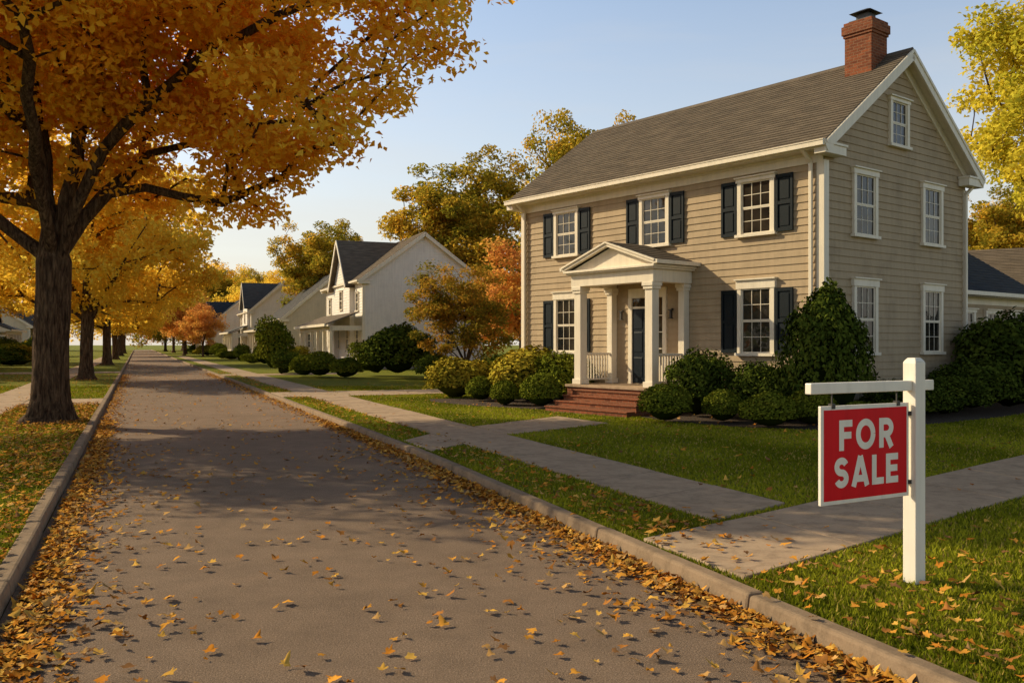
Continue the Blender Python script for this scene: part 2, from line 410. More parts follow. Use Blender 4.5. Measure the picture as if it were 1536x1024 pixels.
    for w,z0,z1 in ((.40,9.62,9.69),(.43,9.69,9.91),(.39,9.91,10.0)): c.box(cx-w,cx+w,cy-w,cy+w,z0,z1)
    c.obj('chimney',M['brick'],e,.008,uv=True)
    k=Part()
    k.box(cx-.30,cx+.30,cy-.30,cy+.30,10.0,10.05)
    k.box(cx-.17,cx+.17,cy-.17,cy+.17,10.05,10.22)
    k.hexa([(cx-.3,cy-.3,10.24),(cx+.3,cy-.3,10.24),(cx+.3,cy+.3,10.24),(cx-.3,cy+.3,10.24)],[(cx-.1,cy-.1,10.34),(cx+.1,cy-.1,10.34),(cx+.1,cy+.1,10.34),(cx-.1,cy+.1,10.34)])
    k.box(cx-.05,cx+.05,cy-.05,cy+.05,10.22,10.24)
    k.obj('chimney_cap',M['metal'],e)
    wg=Part(); wx0,wx1,wy0,wy1,we,wr=-6,-.45,Wd+.05,12.4,3.32,5.15
    wR=Wall((wx1,wy0),(0,1),(1,0)); wB=Wall((wx1,wy1),(-1,0),(0,1)); wid=wx1-wx0
    clap(wg,wR,.45,we,lambda z:(0,wy1-wy0)); 
    def sp(z):
        a=max(0,(z-we)/((wr-we)/(wid/2))); return (a,wid-a)
    clap(wg,wB,.45,wr,sp); wg.obj('wing_siding',M['siding'],e)
    wr_=Part()
    xm=(wx0+wx1)/2; sl=(wr-we)/(wid/2)
    for sx in (1,-1):
        xe=xm+sx*(wid/2+.4); ze=we-sl*.4+.12
        n=20
        for q in range(n):
            t0,t1=q/n,(q+1)/n
            xa,xb=xe+(xm-xe)*t0,xe+(xm-xe)*t1; za,zb=ze+(wr+.12-ze)*t0,ze+(wr+.12-ze)*t1
            wr_.poly([(xa,wy0,za+.015),(xa,wy1+.35,za+.015),(xb,wy1+.35,zb),(xb,wy0,zb)])
            wr_.poly([(xa,wy0,za-.01),(xa,wy1+.35,za-.01),(xa,wy1+.35,za+.015),(xa,wy0,za+.015)])
    wr_.obj('wing_roof',M['roofb'],e,uv=True)
    wt=Part(); wt.box(wx1+.40,wx1+.50,wy0,wy1+.35,we-.12,we-.01); wt.box(wx1+.03,wx1+.4,wy0,wy1+.3,we-.15,we-.125); wR.box(wt,0,wy1-wy0,0,.045,we-.35,we-.15)
    wR.box(wt,wy1-wy0-.14,wy1-wy0,0,.045,.4,we-.36)
    wg2=Part()
    for c2 in (1.0,2.5,4.1): window(wR,c2,1.5,2.85,.85,wt,wg2,2)
    wt.obj('wing_trim',M['white'],e); wg2.obj('wing_windows',M['glass'],e)
main_house()

def bg_house(name,r,n,L,Wd,ez,rz,wall,roof,flip=False,porch=True,cross=True,loc=None,ang=None,chim=0,cs=None,hwf=.2):
    x,y=rn(r,n) if loc is None else loc
    e=empty(name,(x,y,.05),(RA if not flip else RA+math.pi) if ang is None else ang)
    front,gr,gl,back=shell(e,L,Wd,ez,rz,.4,{'wall':wall,'roof':roof},.4,.2)
    fr=Part(); g=Part()
    k=max(2,int(L/3))
    for i in range(k):
        c=L*(i+.5)/k
        if ez>5: window(front,c,4.1,5.5,1.0,fr,g,2)
        window(front,c,1.4,3.0,1.1,fr,g,2)
    for W in (gr,gl):
        for c in (Wd*.25,Wd*.72):
            window(W,c,1.4,2.9,1.0,fr,g,2)
        window(W,Wd*.5,(5.3 if ez>5 else ez-.2),(6.9 if ez>5 else ez+1.1),1.0,fr,g,2)
    if cross:
        cs=L*(cs or .5); hw=min(2.8,L*hwf); zt=rz-.25; gz=zt-hw*1.15
        fw=Wall((0,-.35),(-1,0),(0,-1)); S=Part()
        def sp(z):
            a=max(0,(z-gz+.1)/1.15); return (cs-hw+a,cs+hw-a)
        clap(S,fw,3.2 if ez>5 else .4,zt-.1,sp,.2); 
        for s in (cs-hw,cs+hw): S.box(-s-.01,-s+.01,-.35,0,.4,gz)
        S.obj('front_gable',wall,e)
        R=Part(); T=Part()
        yr=Wd/2
        for sg in (-1,1):
            se=cs+sg*(hw+.35); ze=gz-.35*1.15+.1
            R.poly([(-se,-.75,ze),(-cs,-.75,zt+.1),(-cs,yr,zt+.1),(-se,yr*.6,ze)])
            R.poly([(-se,-.75,ze-.1),(-cs,-.75,zt),(-cs,yr,zt),(-se,yr*.6,ze-.1)])
            T.beam((-se,-.77,ze-.08),(-cs,-.77,zt+.02),.06,.22)
        R.obj('front_gable_roof',roof,e,uv=True); T.obj('front_gable_trim',M['white'],e)
        window(fw,cs,4.3 if ez>5 else 3,5.8 if ez>5 else 4.2,1.1,fr,g,2)
    if porch:
        P=Part(); R=Part(); d=2.2
        a,b=.3,L-.3
        R.hexa([(-b-.3,-d-.4,3.1),(-a+.3,-d-.4,3.1),(-a+.3,-.36,3.95),(-b-.3,-.36,3.95)],[(-b-.3,-d-.4,3.2),(-a+.3,-d-.4,3.2),(-a+.3,-.36,4.05),(-b-.3,-.36,4.05)])
        R.obj('porch_roof',roof,e,uv=True)
        P.box(-b-.3,-a+.3,-d-.48,-d-.4,3.02,3.2); P.box(-b,-a,-d-.05,-d+.12,2.75,3.05); P.box(-a-.1,-a,-d,-.03,2.75,3.08)
        P.box(-b,-a,-d,-.03,.1,.6)
        m=5
        for i in range(m+1):
            s=a+.1+(b-a-.2)*i/m; P.box(-s-.1,-s+.1,-d-.05,-d+.15,.6,2.75)
            if i<m: 
                s2=a+.1+(b-a-.2)*(i+1)/m; P.box(-s2,-s,-d+.03,-d+.07,.6,1.2)
        P.obj('porch',M['white'],e)
    fr.obj('window_frames',M['white'],e); g.obj('window_glass',M['glass'],e)
    ch=Part(); ch.box(-L*.7-.4,-L*.7+.4,Wd/2-.4,Wd/2+.4,ez,rz+1.0); 
    if chim: ch.obj('chimney',M['brick'],e,uv=True)
bg_house('white_farmhouse',62.3,14.5,13,8.8,6.2,9.7,M['whitewall'],M['rooft'],cs=.42,hwf=.22)
bg_house('cream_house',90,13.2,11,10,4.2,8.8,M['creamwall'],M['roofd'],chim=1,cross=False)
bg_house('white_cottage',111,12.5,12,8,5.6,9.4,M['whitewall'],M['roofd'],cs=.3,porch=True)
bg_house('grey_cottage',136,14.5,10,9,4.0,7.6,M['greywall'],M['rooft'],cross=False,chim=1)
bg_house('white_cottage',160,12.0,13,9,5.4,9.4,M['whitewall'],M['roofb'],cs=.6)
bg_house('gabled_house',97+12,-13.5,12,9,4.2,7.4,M['whitewall'],M['roofb'],flip=True)
bg_house('gabled_house',140+12,-13.5,12,9,4.2,7.4,M['creamwall'],M['roofd'],flip=True)
bg_house('shingled_house',0,0,9,7,3.7,6.3,M['siding'],M['rooft'],porch=False,cross=False,loc=(23.4,40),ang=math.radians(-30))

# ------------------------------------------------------------ ground, road, kerbs, walks
KR=[(-14,3.65),(4,3.86),(7,3.95),(14,4.22),(30,4.27),(320,4.27)]
KL=[(-14,-.85),(320,-.80)]
def interp(K,r):
    return float(np.interp(r,[k[0] for k in K],[k[1] for k in K]))
def sheet(name,pts_rn,z,mat):
    p=Part(); p.poly([(*rn(r,n),z) for r,n in pts_rn]); return p.obj(name,mat)
g=Part(); S=1500; g.poly([(-S,-S,-.03),(S,-S,-.03),(S,S,-.03),(-S,S,-.03)]); g.obj('ground',M['grass'])
road=Part()
rs=[-14,0,4,7,10,14,30,60,120,320]
for a,b in zip(rs[:-1],rs[1:]):
    road.poly([(*rn(a,interp(KL,a)),0),(*rn(a,interp(KR,a)),0),(*rn(b,interp(KR,b)),0),(*rn(b,interp(KL,b)),0)])
road.obj('road',M['asphalt'])
def kerb(name,K,side):
    p=Part(); r=-14
    while r<320:
        ln=2.4 if r<110 else 15
        a,b=r+.006,r+ln-.006; j=random.uniform(-.006,.006); jz=random.uniform(-.005,.005)
        na,nb=interp(K,a)+j,interp(K,b)+j; w=.16*side
        q=[rn(a,na),rn(b,nb),rn(b,nb+w),rn(a,na+w)]
        q2=[rn(a,na+.02*side),rn(b,nb+.02*side),rn(b,nb+w),rn(a,na+w)]
        if side<0: q=q[::-1]; q2=q2[::-1]
        p.hexa([(*c,-.02) for c in q],[(*c,.122+jz) for c in q2]); r+=ln
    p.obj(name,M['kerb'],None,.025)
kerb('kerb',KR,1); kerb('kerb',KL,-1)
lp=[(r,interp(KR,r)+.155) for r in rs]
p=Part()
for (r0,n0),(r1,n1) in zip(lp[:-1],lp[1:]):
    p.poly([(*rn(r0,n0),.1),(*rn(r0,300),.1),(*rn(r1,300),.1),(*rn(r1,n1),.1)])
p.obj('lawn',M['grass'])
sheet('lawn',[(-14,-1.0),(320,-.955),(320,-300),(-14,-300)],.1,M['grass'])
WALKS=[]
def slabs(P,e0,e1,step,gap=.011,z=.122):
    def res(E):
        E=np.array(E,float); return E,np.r_[0,np.cumsum(np.linalg.norm(np.diff(E,axis=0),axis=1))]
    E0,d0=res(e0); E1,d1=res(e1)
    m=max(1,int(round((d0[-1]+d1[-1])/2/step)))
    def at(E,d,t):
        s=t*d[-1]; return np.array([np.interp(s,d,E[:,0]),np.interp(s,d,E[:,1])])
    for i in range(m):
        g2=gap/(d0[-1]/m)
        a=at(E0,d0,(i+g2)/m); b=at(E0,d0,(i+1-g2)/m); c=at(E1,d1,(i+1-g2)/m); dd=at(E1,d1,(i+g2)/m)
        q=[rn(*k) for k in (a,b,c,dd)]
        ar=sum(q[k][0]*q[(k+1)%4][1]-q[(k+1)%4][0]*q[k][1] for k in range(4))
        if ar<0: q=q[::-1]
        zz=[z+random.uniform(-.006,.006) for _ in range(4)]
        P.hexa([(*k,.03) for k in q],[(q[k][0],q[k][1],zz[k]) for k in range(4)])
    WALKS.append(list(e0)+list(e1)[::-1])
sw=Part(); slabs(sw,[(7.55,5.27),(140,5.27)],[(8.05,6.55),(140,6.55)],1.35); sw.obj('sidewalk',M['conc'],None,.008)
sw=Part(); slabs(sw,[(-12,-3.1),(140,-3.1)],[(-12,-4.4),(140,-4.4)],1.35); sw.obj('sidewalk',M['conc'],None,.008)
sw=Part(); slabs(sw,[(5.6,4.16),(7.45,9.5),(11.3,20),(14.8,30)],[(7.05,4.16),(8.9,9.5),(12.75,20),(16.3,30)],1.75,.014); sw.obj('footpath',M['conc'],None,.008)
sw=Part(); slabs(sw,[(14.2,4.44),(15.0,5.262)],[(15.9,4.44),(16.9,5.262)],1.2)
slabs(sw,[(16.2,6.56),(17.7,9.6)],[(18.0,6.56),(19.9,9.4)],1.3); sw.obj('front_walk',M['conc'],None,.008)
def drive(r0,r1,segs):
    sw=Part()
    for n0,n1,st in segs: slabs(sw,[(r0,n0),(r0,n1)],[(r1,n0),(r1,n1)],st)
    sw.obj('driveway',M['conc'],None,.008)
drive(30.5,33.5,[(4.44,5.262,1.5),(6.56,22,2.5)]); drive(52.5,55,[(4.44,5.262,1.5),(6.56,12,2.5)])
drive(29,32,[(-.97,-3.09,1.5),(-4.41,-15,2.5)]); drive(60,63,[(-.97,-3.09,1.5),(-4.41,-15,2.5)])
hx=np.array([.6225,-.7826]); hy=np.array([.7826,.6225]); HC=np.array([7.12,20.8])
def hl(x,y): v=HC+hx*x+hy*y; return (float(v[0]),float(v[1]))
bed=[(-12.4,-2.6),(-11.2,-3.3),(-9,-3.4),(-6.45,-2.7),(-6.45,-.2),(-3.4,-.2),(-3.4,-2.5),(-2.2,-2.95),(-.2,-2.9),(1.3,-2.1),(2.0,-.5),(2.1,3),(2.0,7),(2.4,12),(-.4,12.6),(-.4,7),(0,6.8),(0,0),(-10.8,0),(-11,2)]
mb=bpy.data.meshes.new('mulch_bed')
BED=[hl(*q) for q in bed]
bm=bmesh.new(); bm.faces.new([bm.verts.new((*q,.112)) for q in BED]); bmesh.ops.triangulate(bm,faces=bm.faces[:]); bm.to_mesh(mb); bm.free()
mb.materials.append(M['mulch']); link(bpy.data.objects.new('mulch_bed',mb))

def inpoly(x,y,poly):
    ins=np.zeros(len(x),bool); n=len(poly); j=n-1
    for i in range(n):
        xi,yi=poly[i]; xj,yj=poly[j]
        c=((yi>y)!=(yj>y))&(x<(xj-xi)*(y-yi)/((yj-yi)+1e-12)+xi); ins^=c; j=i
    return ins
def sines(P,seed,f=1.0,k=7):
    r=np.random.default_rng(seed); out=np.zeros(len(P))
    for i in range(k):
        v=r.normal(size=P.shape[1]); v/=np.linalg.norm(v); out+=np.sin(P@(v*f*(.7+.25*i))+r.uniform(0,6.28))
    return out/k
def offwalk(X,Y):
    r=X*a_[0]+Y*a_[1]; n=X*n_[0]+Y*n_[1]
    bad=np.zeros(len(X),bool)
    for w in WALKS: bad|=inpoly(r,n,w)
    return bad,r,n
def inhouse(X,Y):
    hv=np.stack([X-HC[0],Y-HC[1]],1); lx=hv@hx; ly=hv@hy
    return ((lx<.2)&(lx>-11)&(ly>-.2)&(ly<7))|((lx<-3.35)&(lx>-6.5)&(ly<0)&(ly>-3))

def grass():
    K=500000
    u=rng.random(K); mixd=rng.random(K)<.6
    D=np.where(mixd,2.6*(38/2.6)**u,2.6+u*35); X=rng.uniform(-.72,.72,K)*D
    bad,r,n=offwalk(X,D)
    kr=np.interp(r,[k[0] for k in KR],[k[1] for k in KR])+.17
    ok=((n<-1.0)|(n>kr))&~bad&~inpoly(X,D,BED)&~inhouse(X,D)
    X,D=X[ok],D[ok]; k=len(X)
    h=rng.uniform(.020,.052,k)*(1+.35*sines(np.stack([X,D],1),3,1.5)); w=.0038*(1+D/4.5)
    th=rng.uniform(0,6.28,k); ph=rng.uniform(0,6.28,k); lean=rng.uniform(.1,.9,k)*h
    b=np.stack([X,D,np.full(k,.098)],1)
    d=np.stack([np.cos(th)*w,np.sin(th)*w,np.zeros(k)],1)
    t=b+np.stack([np.cos(ph)*lean,np.sin(ph)*lean,h],1)
    V=np.stack([b-d,b+d,t],1).reshape(-1,3); F=np.arange(3*k).reshape(-1,3)
    s=np.clip(.5+.9*sines(np.stack([X,D],1),5,1.1)+rng.normal(0,.22,k),0,1)[:,None]
    c=np.array([.12,.145,.008])*(1-s)+np.array([.36,.36,.025])*s
    dry=rng.random(k)<.08; c[dry]=np.array([.46,.34,.09])
    link(bpy.data.objects.new('grass',np_mesh('grass',V,F,[M['blade']],np.repeat(c,3,axis=0))))
grass()

def litter():
    XS=[];
    def add(num,r0,r1,nfun,powr=1.0):
        r=r0+(r1-r0)*rng.random(num)**powr; n=nfun(r,num); XS.append(np.stack([r,n],1))
    kr=lambda r:np.interp(r,[k[0] for k in KR],[k[1] for k in KR])
    add(3000,1.5,24,lambda r,m:-.78+np.abs(rng.normal(0,.17,m)),1.2)
    add(2200,1.5,60,lambda r,m:-.78+np.abs(rng.normal(0,.22,m)),1.4)
    add(3200,3,22,lambda r,m:kr(r)-.03-np.abs(rng.normal(0,.15,m)),1.2)
    add(2600,3,60,lambda r,m:kr(r)-.03-np.abs(rng.normal(0,.22,m)),1.3)
    add(800,3,16,lambda r,m:kr(r)-.1-rng.exponential(.5,m))
    add(800,2,18,lambda r,m:-.7+rng.exponential(.42,m))
    add(800,1.5,30,lambda r,m:rng.uniform(-.8,4.1,m),1.2)
    add(900,30,90,lambda r,m:rng.uniform(-.8,4.1,m),1.2)
    add(7500,0,30,lambda r,m:-1.0-2.3*rng.random(m)**1.2,1.0)
    add(3000,0,60,lambda r,m:-1.0-9*rng.random(m),1.0)
    add(1500,6.5,60,lambda r,m:kr(r)+.2+.9*rng.random(m),1.4)
    add(1000,7,40,lambda r,m:rng.uniform(5.2,14,m),1.2)
    add(1000,-2,7.5,lambda r,m:kr(r)+.2+rng.exponential(1.3,m))
    P=np.concatenate(XS); r,n=P[:,0],P[:,1]
    X=r*a_[0]+n*n_[0]; Y=r*a_[1]+n*n_[1]
    ok=~inhouse(X,Y)
    bad,_,_=offwalk(X,Y); ok&=~(bad&(rng.random(len(X))<.8))
    X,Y,n,r,bad=X[ok],Y[ok],n[ok],r[ok],bad[ok]; k=len(X)
    onroad=(n>-.86)&(n<kr(r)+.02); onk=((n<=-.86)&(n>-1))|((n>=kr(r)+.02)&(n<kr(r)+.17))
    z=np.where(onroad,.008,np.where(bad|onk,.128,.135))+rng.random(k)*.014
    ang=np.radians([-90,-50,-25,-8,12,32,55,72,90,108,125,148,168,188,205,230])
    rad=np.array([.25,.62,.66,.5,.88,.62,.62,.82,1.08,.82,.62,.62,.88,.5,.66,.62])
    sz=rng.uniform(.028,.062,k)
    m=len(ang)
    rr=rad[None,:]*(1+rng.normal(0,.09,(k,m)))
    lx=np.cos(ang)[None]*rr*sz[:,None]*rng.uniform(.7,1.05,k)[:,None]; ly=np.sin(ang)[None]*rr*sz[:,None]
    cu=rng.uniform(-.6,1.0,k)[:,None]; cv=rng.uniform(-.5,.9,k)[:,None]
    lz=(cu*lx**2+cv*ly**2)/sz[:,None]*.7+rng.normal(0,.05,(k,m))*sz[:,None]
    lx=np.c_[np.zeros(k),lx]; ly=np.c_[np.zeros(k),ly]; lz=np.c_[np.zeros(k),lz]
    tx=rng.normal(0,.2,k)[:,None]; ty=rng.normal(0,.2,k)[:,None]; lz=lz+tx*lx+ty*ly
    lz=lz-np.minimum(lz.min(1,keepdims=True),0)
    th=rng.uniform(0,6.28,k)[:,None]
    V=np.stack([X[:,None]+lx*np.cos(th)-ly*np.sin(th),Y[:,None]+lx*np.sin(th)+ly*np.cos(th),z[:,None]+lz],2).reshape(-1,3)
    base=(np.arange(k)*(m+1))[:,None,None]
    tri=np.array([[0,1+i,1+(i+1)%m] for i in range(m)])[None]
    F=(base+tri).reshape(-1,3)
    pal=np.array([[.66,.31,.05],[.56,.22,.03],[.70,.40,.08],[.38,.16,.04],[.56,.32,.11],[.24,.12,.05]])
    c=pal[rng.choice(6,k,p=[.27,.2,.17,.14,.14,.08])]*rng.uniform(.65,1.05,k)[:,None]
    link(bpy.data.objects.new('fallen_leaves',np_mesh('fallen_leaves',V,F,[M['litter']],np.repeat(c,m+1,axis=0))))
litter()

# ------------------------------------------------------------ vegetation
def leaf_quads(P,size,normal_bias,r,asp=.62):
    k=len(P)
    nrm=normal_bias+r.normal(0,.75,(k,3)); nrm/=np.linalg.norm(nrm,axis=1,keepdims=True)+1e-9
    t=r.normal(size=(k,3)); t-=nrm*(t*nrm).sum(1,keepdims=True); t/=np.linalg.norm(t,axis=1,keepdims=True)+1e-9
    b=np.cross(nrm,t); s=size*r.uniform(.65,1.3,k)[:,None]
    fold=nrm*s*.18
    V=np.stack([P-t*s*.5,P+b*s*asp*.5+fold-t*s*.06,P+t*s*.55,P-b*s*asp*.5+fold-t*s*.06],1).reshape(-1,3)
    return V,np.arange(4*k).reshape(-1,4)
def tube(chain,radii,sides,VV,FF,off):
    pts=np.array(chain); m=len(pts); 
    d=np.gradient(pts,axis=0); d/=np.linalg.norm(d,axis=1,keepdims=True)+1e-9
    ref=np.array([1,0,0.]) if abs(d[0][0])<.8 else np.array([0,1,0.])
    ang=np.linspace(0,2*np.pi,sides,endpoint=False)
    for i in range(m):
        u=np.cross(d[i],ref); u/=np.linalg.norm(u)+1e-9; v=np.cross(d[i],u); ref=np.cross(u,d[i])
        rr=radii[i] if np.ndim(radii[i]) else np.full(sides,radii[i])
        VV.append(pts[i]+np.outer(np.cos(ang)*rr,u)+np.outer(np.sin(ang)*rr,v))
    for i in range(m-1):
        a=off+i*sides+np.arange(sides); b=off+i*sides+(np.arange(sides)+1)%sides
        FF.append(np.stack([a,b,b+sides,a+sides],1))
    return off+m*sides
def make_tree(seed,trunk_pts,trunk_r,limbs,center,radii,ncl,lpc,lsize,pal,crad=.8,zmin=None,sides=8,w=.3,gap=-.25,shellp=2.0,flat=.6,lump=.2,rej=None,twp=.5):
    r=np.random.default_rng(seed); center=np.array(center,float); radii=np.array(radii,float)
    nodes=[np.array(p,float) for p in trunk_pts]; par=[-1]+list(range(len(nodes)-1))
    fork=len(nodes)-1
    plen=[0]*len(nodes)
    for st,pts in limbs:
        last=st
        for p_ in pts:
            a=nodes[last]; p_=np.array(p_,float); m=max(1,int(np.linalg.norm(p_-a)/.7))
            for q in range(1,m+1):
                nodes.append(a+(p_-a)*q/m+(r.normal(0,.06,3) if q<m else 0)); par.append(last)
                plen.append(plen[last]+np.linalg.norm(nodes[-1]-nodes[last])); last=len(nodes)-1
    C=[]
    tries=0
    while len(C)<ncl and tries<200:
        tries+=1
        d=r.normal(size=(ncl,3)); d/=np.linalg.norm(d,axis=1,keepdims=True)
        rad=r.random(ncl)**(1/shellp)
        lumpf=1+lump*sines(d*2.2,seed+5,1.6)*2
        p=center+d*(rad*lumpf)[:,None]*radii
        keep=sines(p,seed+9,.9)>gap
        if zmin is not None: keep&=p[:,2]>zmin(p[:,0],p[:,1])
        if rej is not None: keep&=~rej(p)
        keep&=np.linalg.norm(p[:,:2]-nodes[0][:2],axis=1)>.5
        C+=list(p[keep])
    C=np.array(C[:ncl]); ncl=len(C); f=nodes[fork]
    C=C[np.argsort(np.linalg.norm(C-f,axis=1))]
    endn=[]
    for p_ in C:
        k0=max(0,fork-1)
        NA=np.array(nodes[k0:]); 
        dist=np.linalg.norm(NA-p_,axis=1)+w*np.array(plen[k0:])+.9*np.maximum(0,NA[:,2]-p_[2])
        j=int(np.argmin(dist))+k0
        a=nodes[j]; dv=p_-a; L_=np.linalg.norm(dv); m=max(1,int(L_/.75)); last=j
        for q in range(1,m+1):
            t=q/m; pos=a+dv*t+np.array([0,0,.10*L_*math.sin(math.pi*t)])
            if q<m: pos=pos+r.normal(0,.07,3)
            nodes.append(pos); par.append(last); plen.append(plen[last]+np.linalg.norm(pos-nodes[last])); last=len(nodes)-1
        endn.append(last)
    n=len(nodes); cnt=np.zeros(n)
    for e_ in endn: cnt[e_]+=1
    kids=[[] for _ in range(n)]
    for i in range(n-1,0,-1):
        cnt[par[i]]+=cnt[i]; kids[par[i]].append(i)
    cnt=np.maximum(cnt,.4)
    tw=trunk_r/(cnt[fork]**twp); rad=tw*cnt**twp
    rad[:fork+1]=trunk_r
    VV=[];FF=[];off=0
    starts=[(0,None)]
    while starts:
        s,pp=starts.pop(); ch=[]; rr=[]
        if pp is not None: ch.append(nodes[pp]); rr.append(min(rad[pp]*.75,rad[s]*1.25))
        c=s
        while True:
            ch.append(nodes[c]); rr.append(rad[c])
            if not kids[c]: break
            ks=sorted(kids[c],key=lambda q:-cnt[q])
            for q in ks[1:]: starts.append((q,c))
            c=ks[0]
        if s==0:
            ns=14; R=[]
            ang=np.linspace(0,2*np.pi,ns,endpoint=False)
            for pt,q in zip(ch,rr):
                fl=1+.9*math.exp(-(pt[2]-nodes[0][2])/(.9*trunk_r)); 
                R.append(q*fl*(1+.05*np.sin(ang*3+seed)+.04*np.sin(ang*5+pt[2]*1.3)+ (fl-1)*.25*np.sin(ang*5+1)))
            off=tube(ch,R,ns,VV,FF,off)
        else: off=tube(ch,rr,sides if rr[0]>.06 else 5,VV,FF,off)
    tm=np_mesh('trunk_and_limbs',np.concatenate(VV),np.concatenate(FF),[M['bark']],smooth=True)
    k=ncl*lpc
    cr=crad*r.uniform(.7,1.25,ncl)
    off_=r.normal(size=(ncl,lpc,3)); off_/=np.linalg.norm(off_,axis=2,keepdims=True); off_*=(r.random((ncl,lpc,1))**.45)
    P=C[:,None,:]+off_*cr[:,None,None]*np.array([1,1,flat]); 
    ct=r.random(ncl)
    P=P.reshape(-1,3)
    out=(P-center)/radii
    nb=np.array([0,0,.9])+out*.35
    V,F=leaf_quads(P,lsize,nb,r)
    s=np.clip(.5*np.repeat(ct,lpc)+.5*r.random(k)+.25*sines(P,seed+3,.6),0,.999)
    pal=np.array(pal); x=s*(len(pal)-1); i=x.astype(int); fr=(x-i)[:,None]
    c=pal[i]*(1-fr)+pal[np.minimum(i+1,len(pal)-1)]*fr
    cm=np_mesh('crown',V,F,[M['leaf']],np.repeat(c,4,axis=0))
    return tm,cm
def put_tree(name,meshes,loc,rz=0,sc=1):
    e=empty(name,loc,rz,sc)
    for n_m,me in zip(('trunk_and_limbs','crown'),meshes): link(bpy.data.objects.new(n_m,me),e)
    return e
ORANGE=[(.84,.36,.03),(.92,.48,.04),(.95,.56,.05),(.96,.63,.06),(.96,.70,.10)]
GOLD=[(.80,.46,.04),(.92,.60,.06),(.95,.68,.08),(.96,.75,.12)]
GREENY=[(.18,.18,.02),(.34,.29,.03),(.52,.38,.04),(.70,.45,.05),(.84,.46,.05)]
OLIVE=[(.10,.13,.02),(.18,.21,.03),(.28,.28,.04),(.42,.36,.05)]
RED=[(.50,.18,.06),(.70,.30,.08),(.82,.42,.09),(.80,.52,.10)]
YG=[(.38,.36,.03),(.58,.52,.05),(.76,.62,.06),(.84,.68,.08)]
tp=[(0,0,-.1),(0.02,0,.15),(.03,0,.5),(.04,0,1.1),(.05,0,1.8),(.10,0,2.5),(.12,0,3.1),(.12,0,3.6)]
def zmin(x,y):
    d=np.sqrt(x**2+y**2)
    return np.where(d<3,5.2,4.9)+.14*np.maximum(0,x-5.5)**2
limbs=[(7,[(-.7,0,4.2),(-1.6,-.3,5.0),(-3.2,-.6,6.8),(-4.6,-1,8.6)]),
       (7,[(-.15,.1,5.2),(-.4,.3,7.3),(-.6,.6,9.6),(-.7,.8,12)]),
       (7,[(.35,.1,5.0),(.8,.2,7.2),(1.4,.1,9.5),(2,.3,12)]),
       (6,[(.55,-.2,4.4),(1.4,-.4,6.0),(2.5,-.6,7.0),(4.0,-1,8.1),(6.0,-1.4,8.8),(7.6,-1.6,9.2)]),
       (7,[(.6,.4,4.6),(1.9,.9,6.2),(3.6,1.1,6.8),(5.3,1.0,7.0),(6.6,1.0,6.9)]),
       (7,[(.3,-.8,4.8),(.9,-2.6,6.6),(1.8,-4.4,8.2)]),
       (7,[(-.2,.9,4.8),(-.4,3,7),(-.4,4.8,8.5)])]
maple=make_tree(11,tp,.37,limbs,(0.1,-.6,8.8),(8.9,5.9,4.6),560,230,.178,ORANGE,crad=.98,zmin=zmin,w=.22,gap=-.36,shellp=2.3,lump=.14,
   rej=lambda p:((p[:,1]<-.6)&(np.abs(p[:,0]-1)<4.2)&(p[:,2]<6.6+.45*np.abs(p[:,0]-1))),twp=.47)
put_tree('maple_tree',maple,(-10.4,20.4,.1))
st=make_tree(21,[(0,0,-.1),(0,0,.2),(0,0,.8),(0,0,1.6),(.05,0,2.6)],.28,
   [(4,[(.7,.2,4.2),(2.2,.5,6.2)]),(4,[(-.6,.3,4.2),(-1.8,.6,6.5)]),(4,[(0,-.3,4.6),(.3,-.9,7.2)]),(4,[(.1,.6,4.4),(.2,2,6.5)])],
   (0,0,6.9),(6.6,6.6,4.6),250,140,.24,GOLD,crad=1.05,w=.3,gap=-.25,zmin=lambda x,y:3.0+0*x)
for D_,sc,rz in ((45,1.08,0.4),(76,1.15,2.2),(104,1.1,4.0),(135,1.2,5.1),(170,1.2,1.1)):
    x=(-2.3-.381*D_)/.9245
    put_tree('maple_tree',st,(x,D_,.1),rz,sc)
put_tree('maple_tree',st,(-42,64,.1),3.0,1.1); put_tree('maple_tree',st,(-52,84,.1),1.0,1.1); put_tree('maple_tree',st,(-39,52,.1),5.0,.95)
gt=make_tree(31,[(0,0,-.1),(0,0,.3),(0,0,1.5),(0,0,3),(0,0,4.5)],.32,
   [(4,[(.8,.2,6.5),(2,.5,9)]),(4,[(-.8,.3,6.5),(-1.9,.6,9.4)]),(4,[(0,-.3,7),(.3,-.9,11)])],
   (0,0,10),(5.4,5.2,5.6),250,150,.27,GREENY,crad=1.05,w=.3,gap=-.2,zmin=lambda x,y:5.0+0*x)
put_tree('oak_tree',gt,(-4.0,72,.1),.3,1.08); put_tree('oak_tree',gt,(-20.5,100,.1),2.0,1.0)
put_tree('oak_tree',gt,(4.3,47,.1),4.0,(.62,.62,.88))
for r_,n_r,s_,z_ in ((128,24,.85,1),(108,21,.6,2),(236,17,1.35,3),(222,28,1.25,4),(205,22,.9,5.5),(82,27,.8,5)):
    x,y=rn(r_,n_r); put_tree('oak_tree',gt,(x,y,.1),z_,s_)
for r_,n_r,s_,z_ in ((265,12,2.0,.4),(250,22,2.0,1.4),(190,24,1.3,4.4),(150,26,1.25,3.4)):
    x,y=rn(r_,n_r); put_tree('maple_tree',st,(x,y,.1),z_,s_)
put_tree('oak_tree',gt,(29,53,.1),1.2,.72); put_tree('oak_tree',gt,(35,58,.1),2.9,.78)
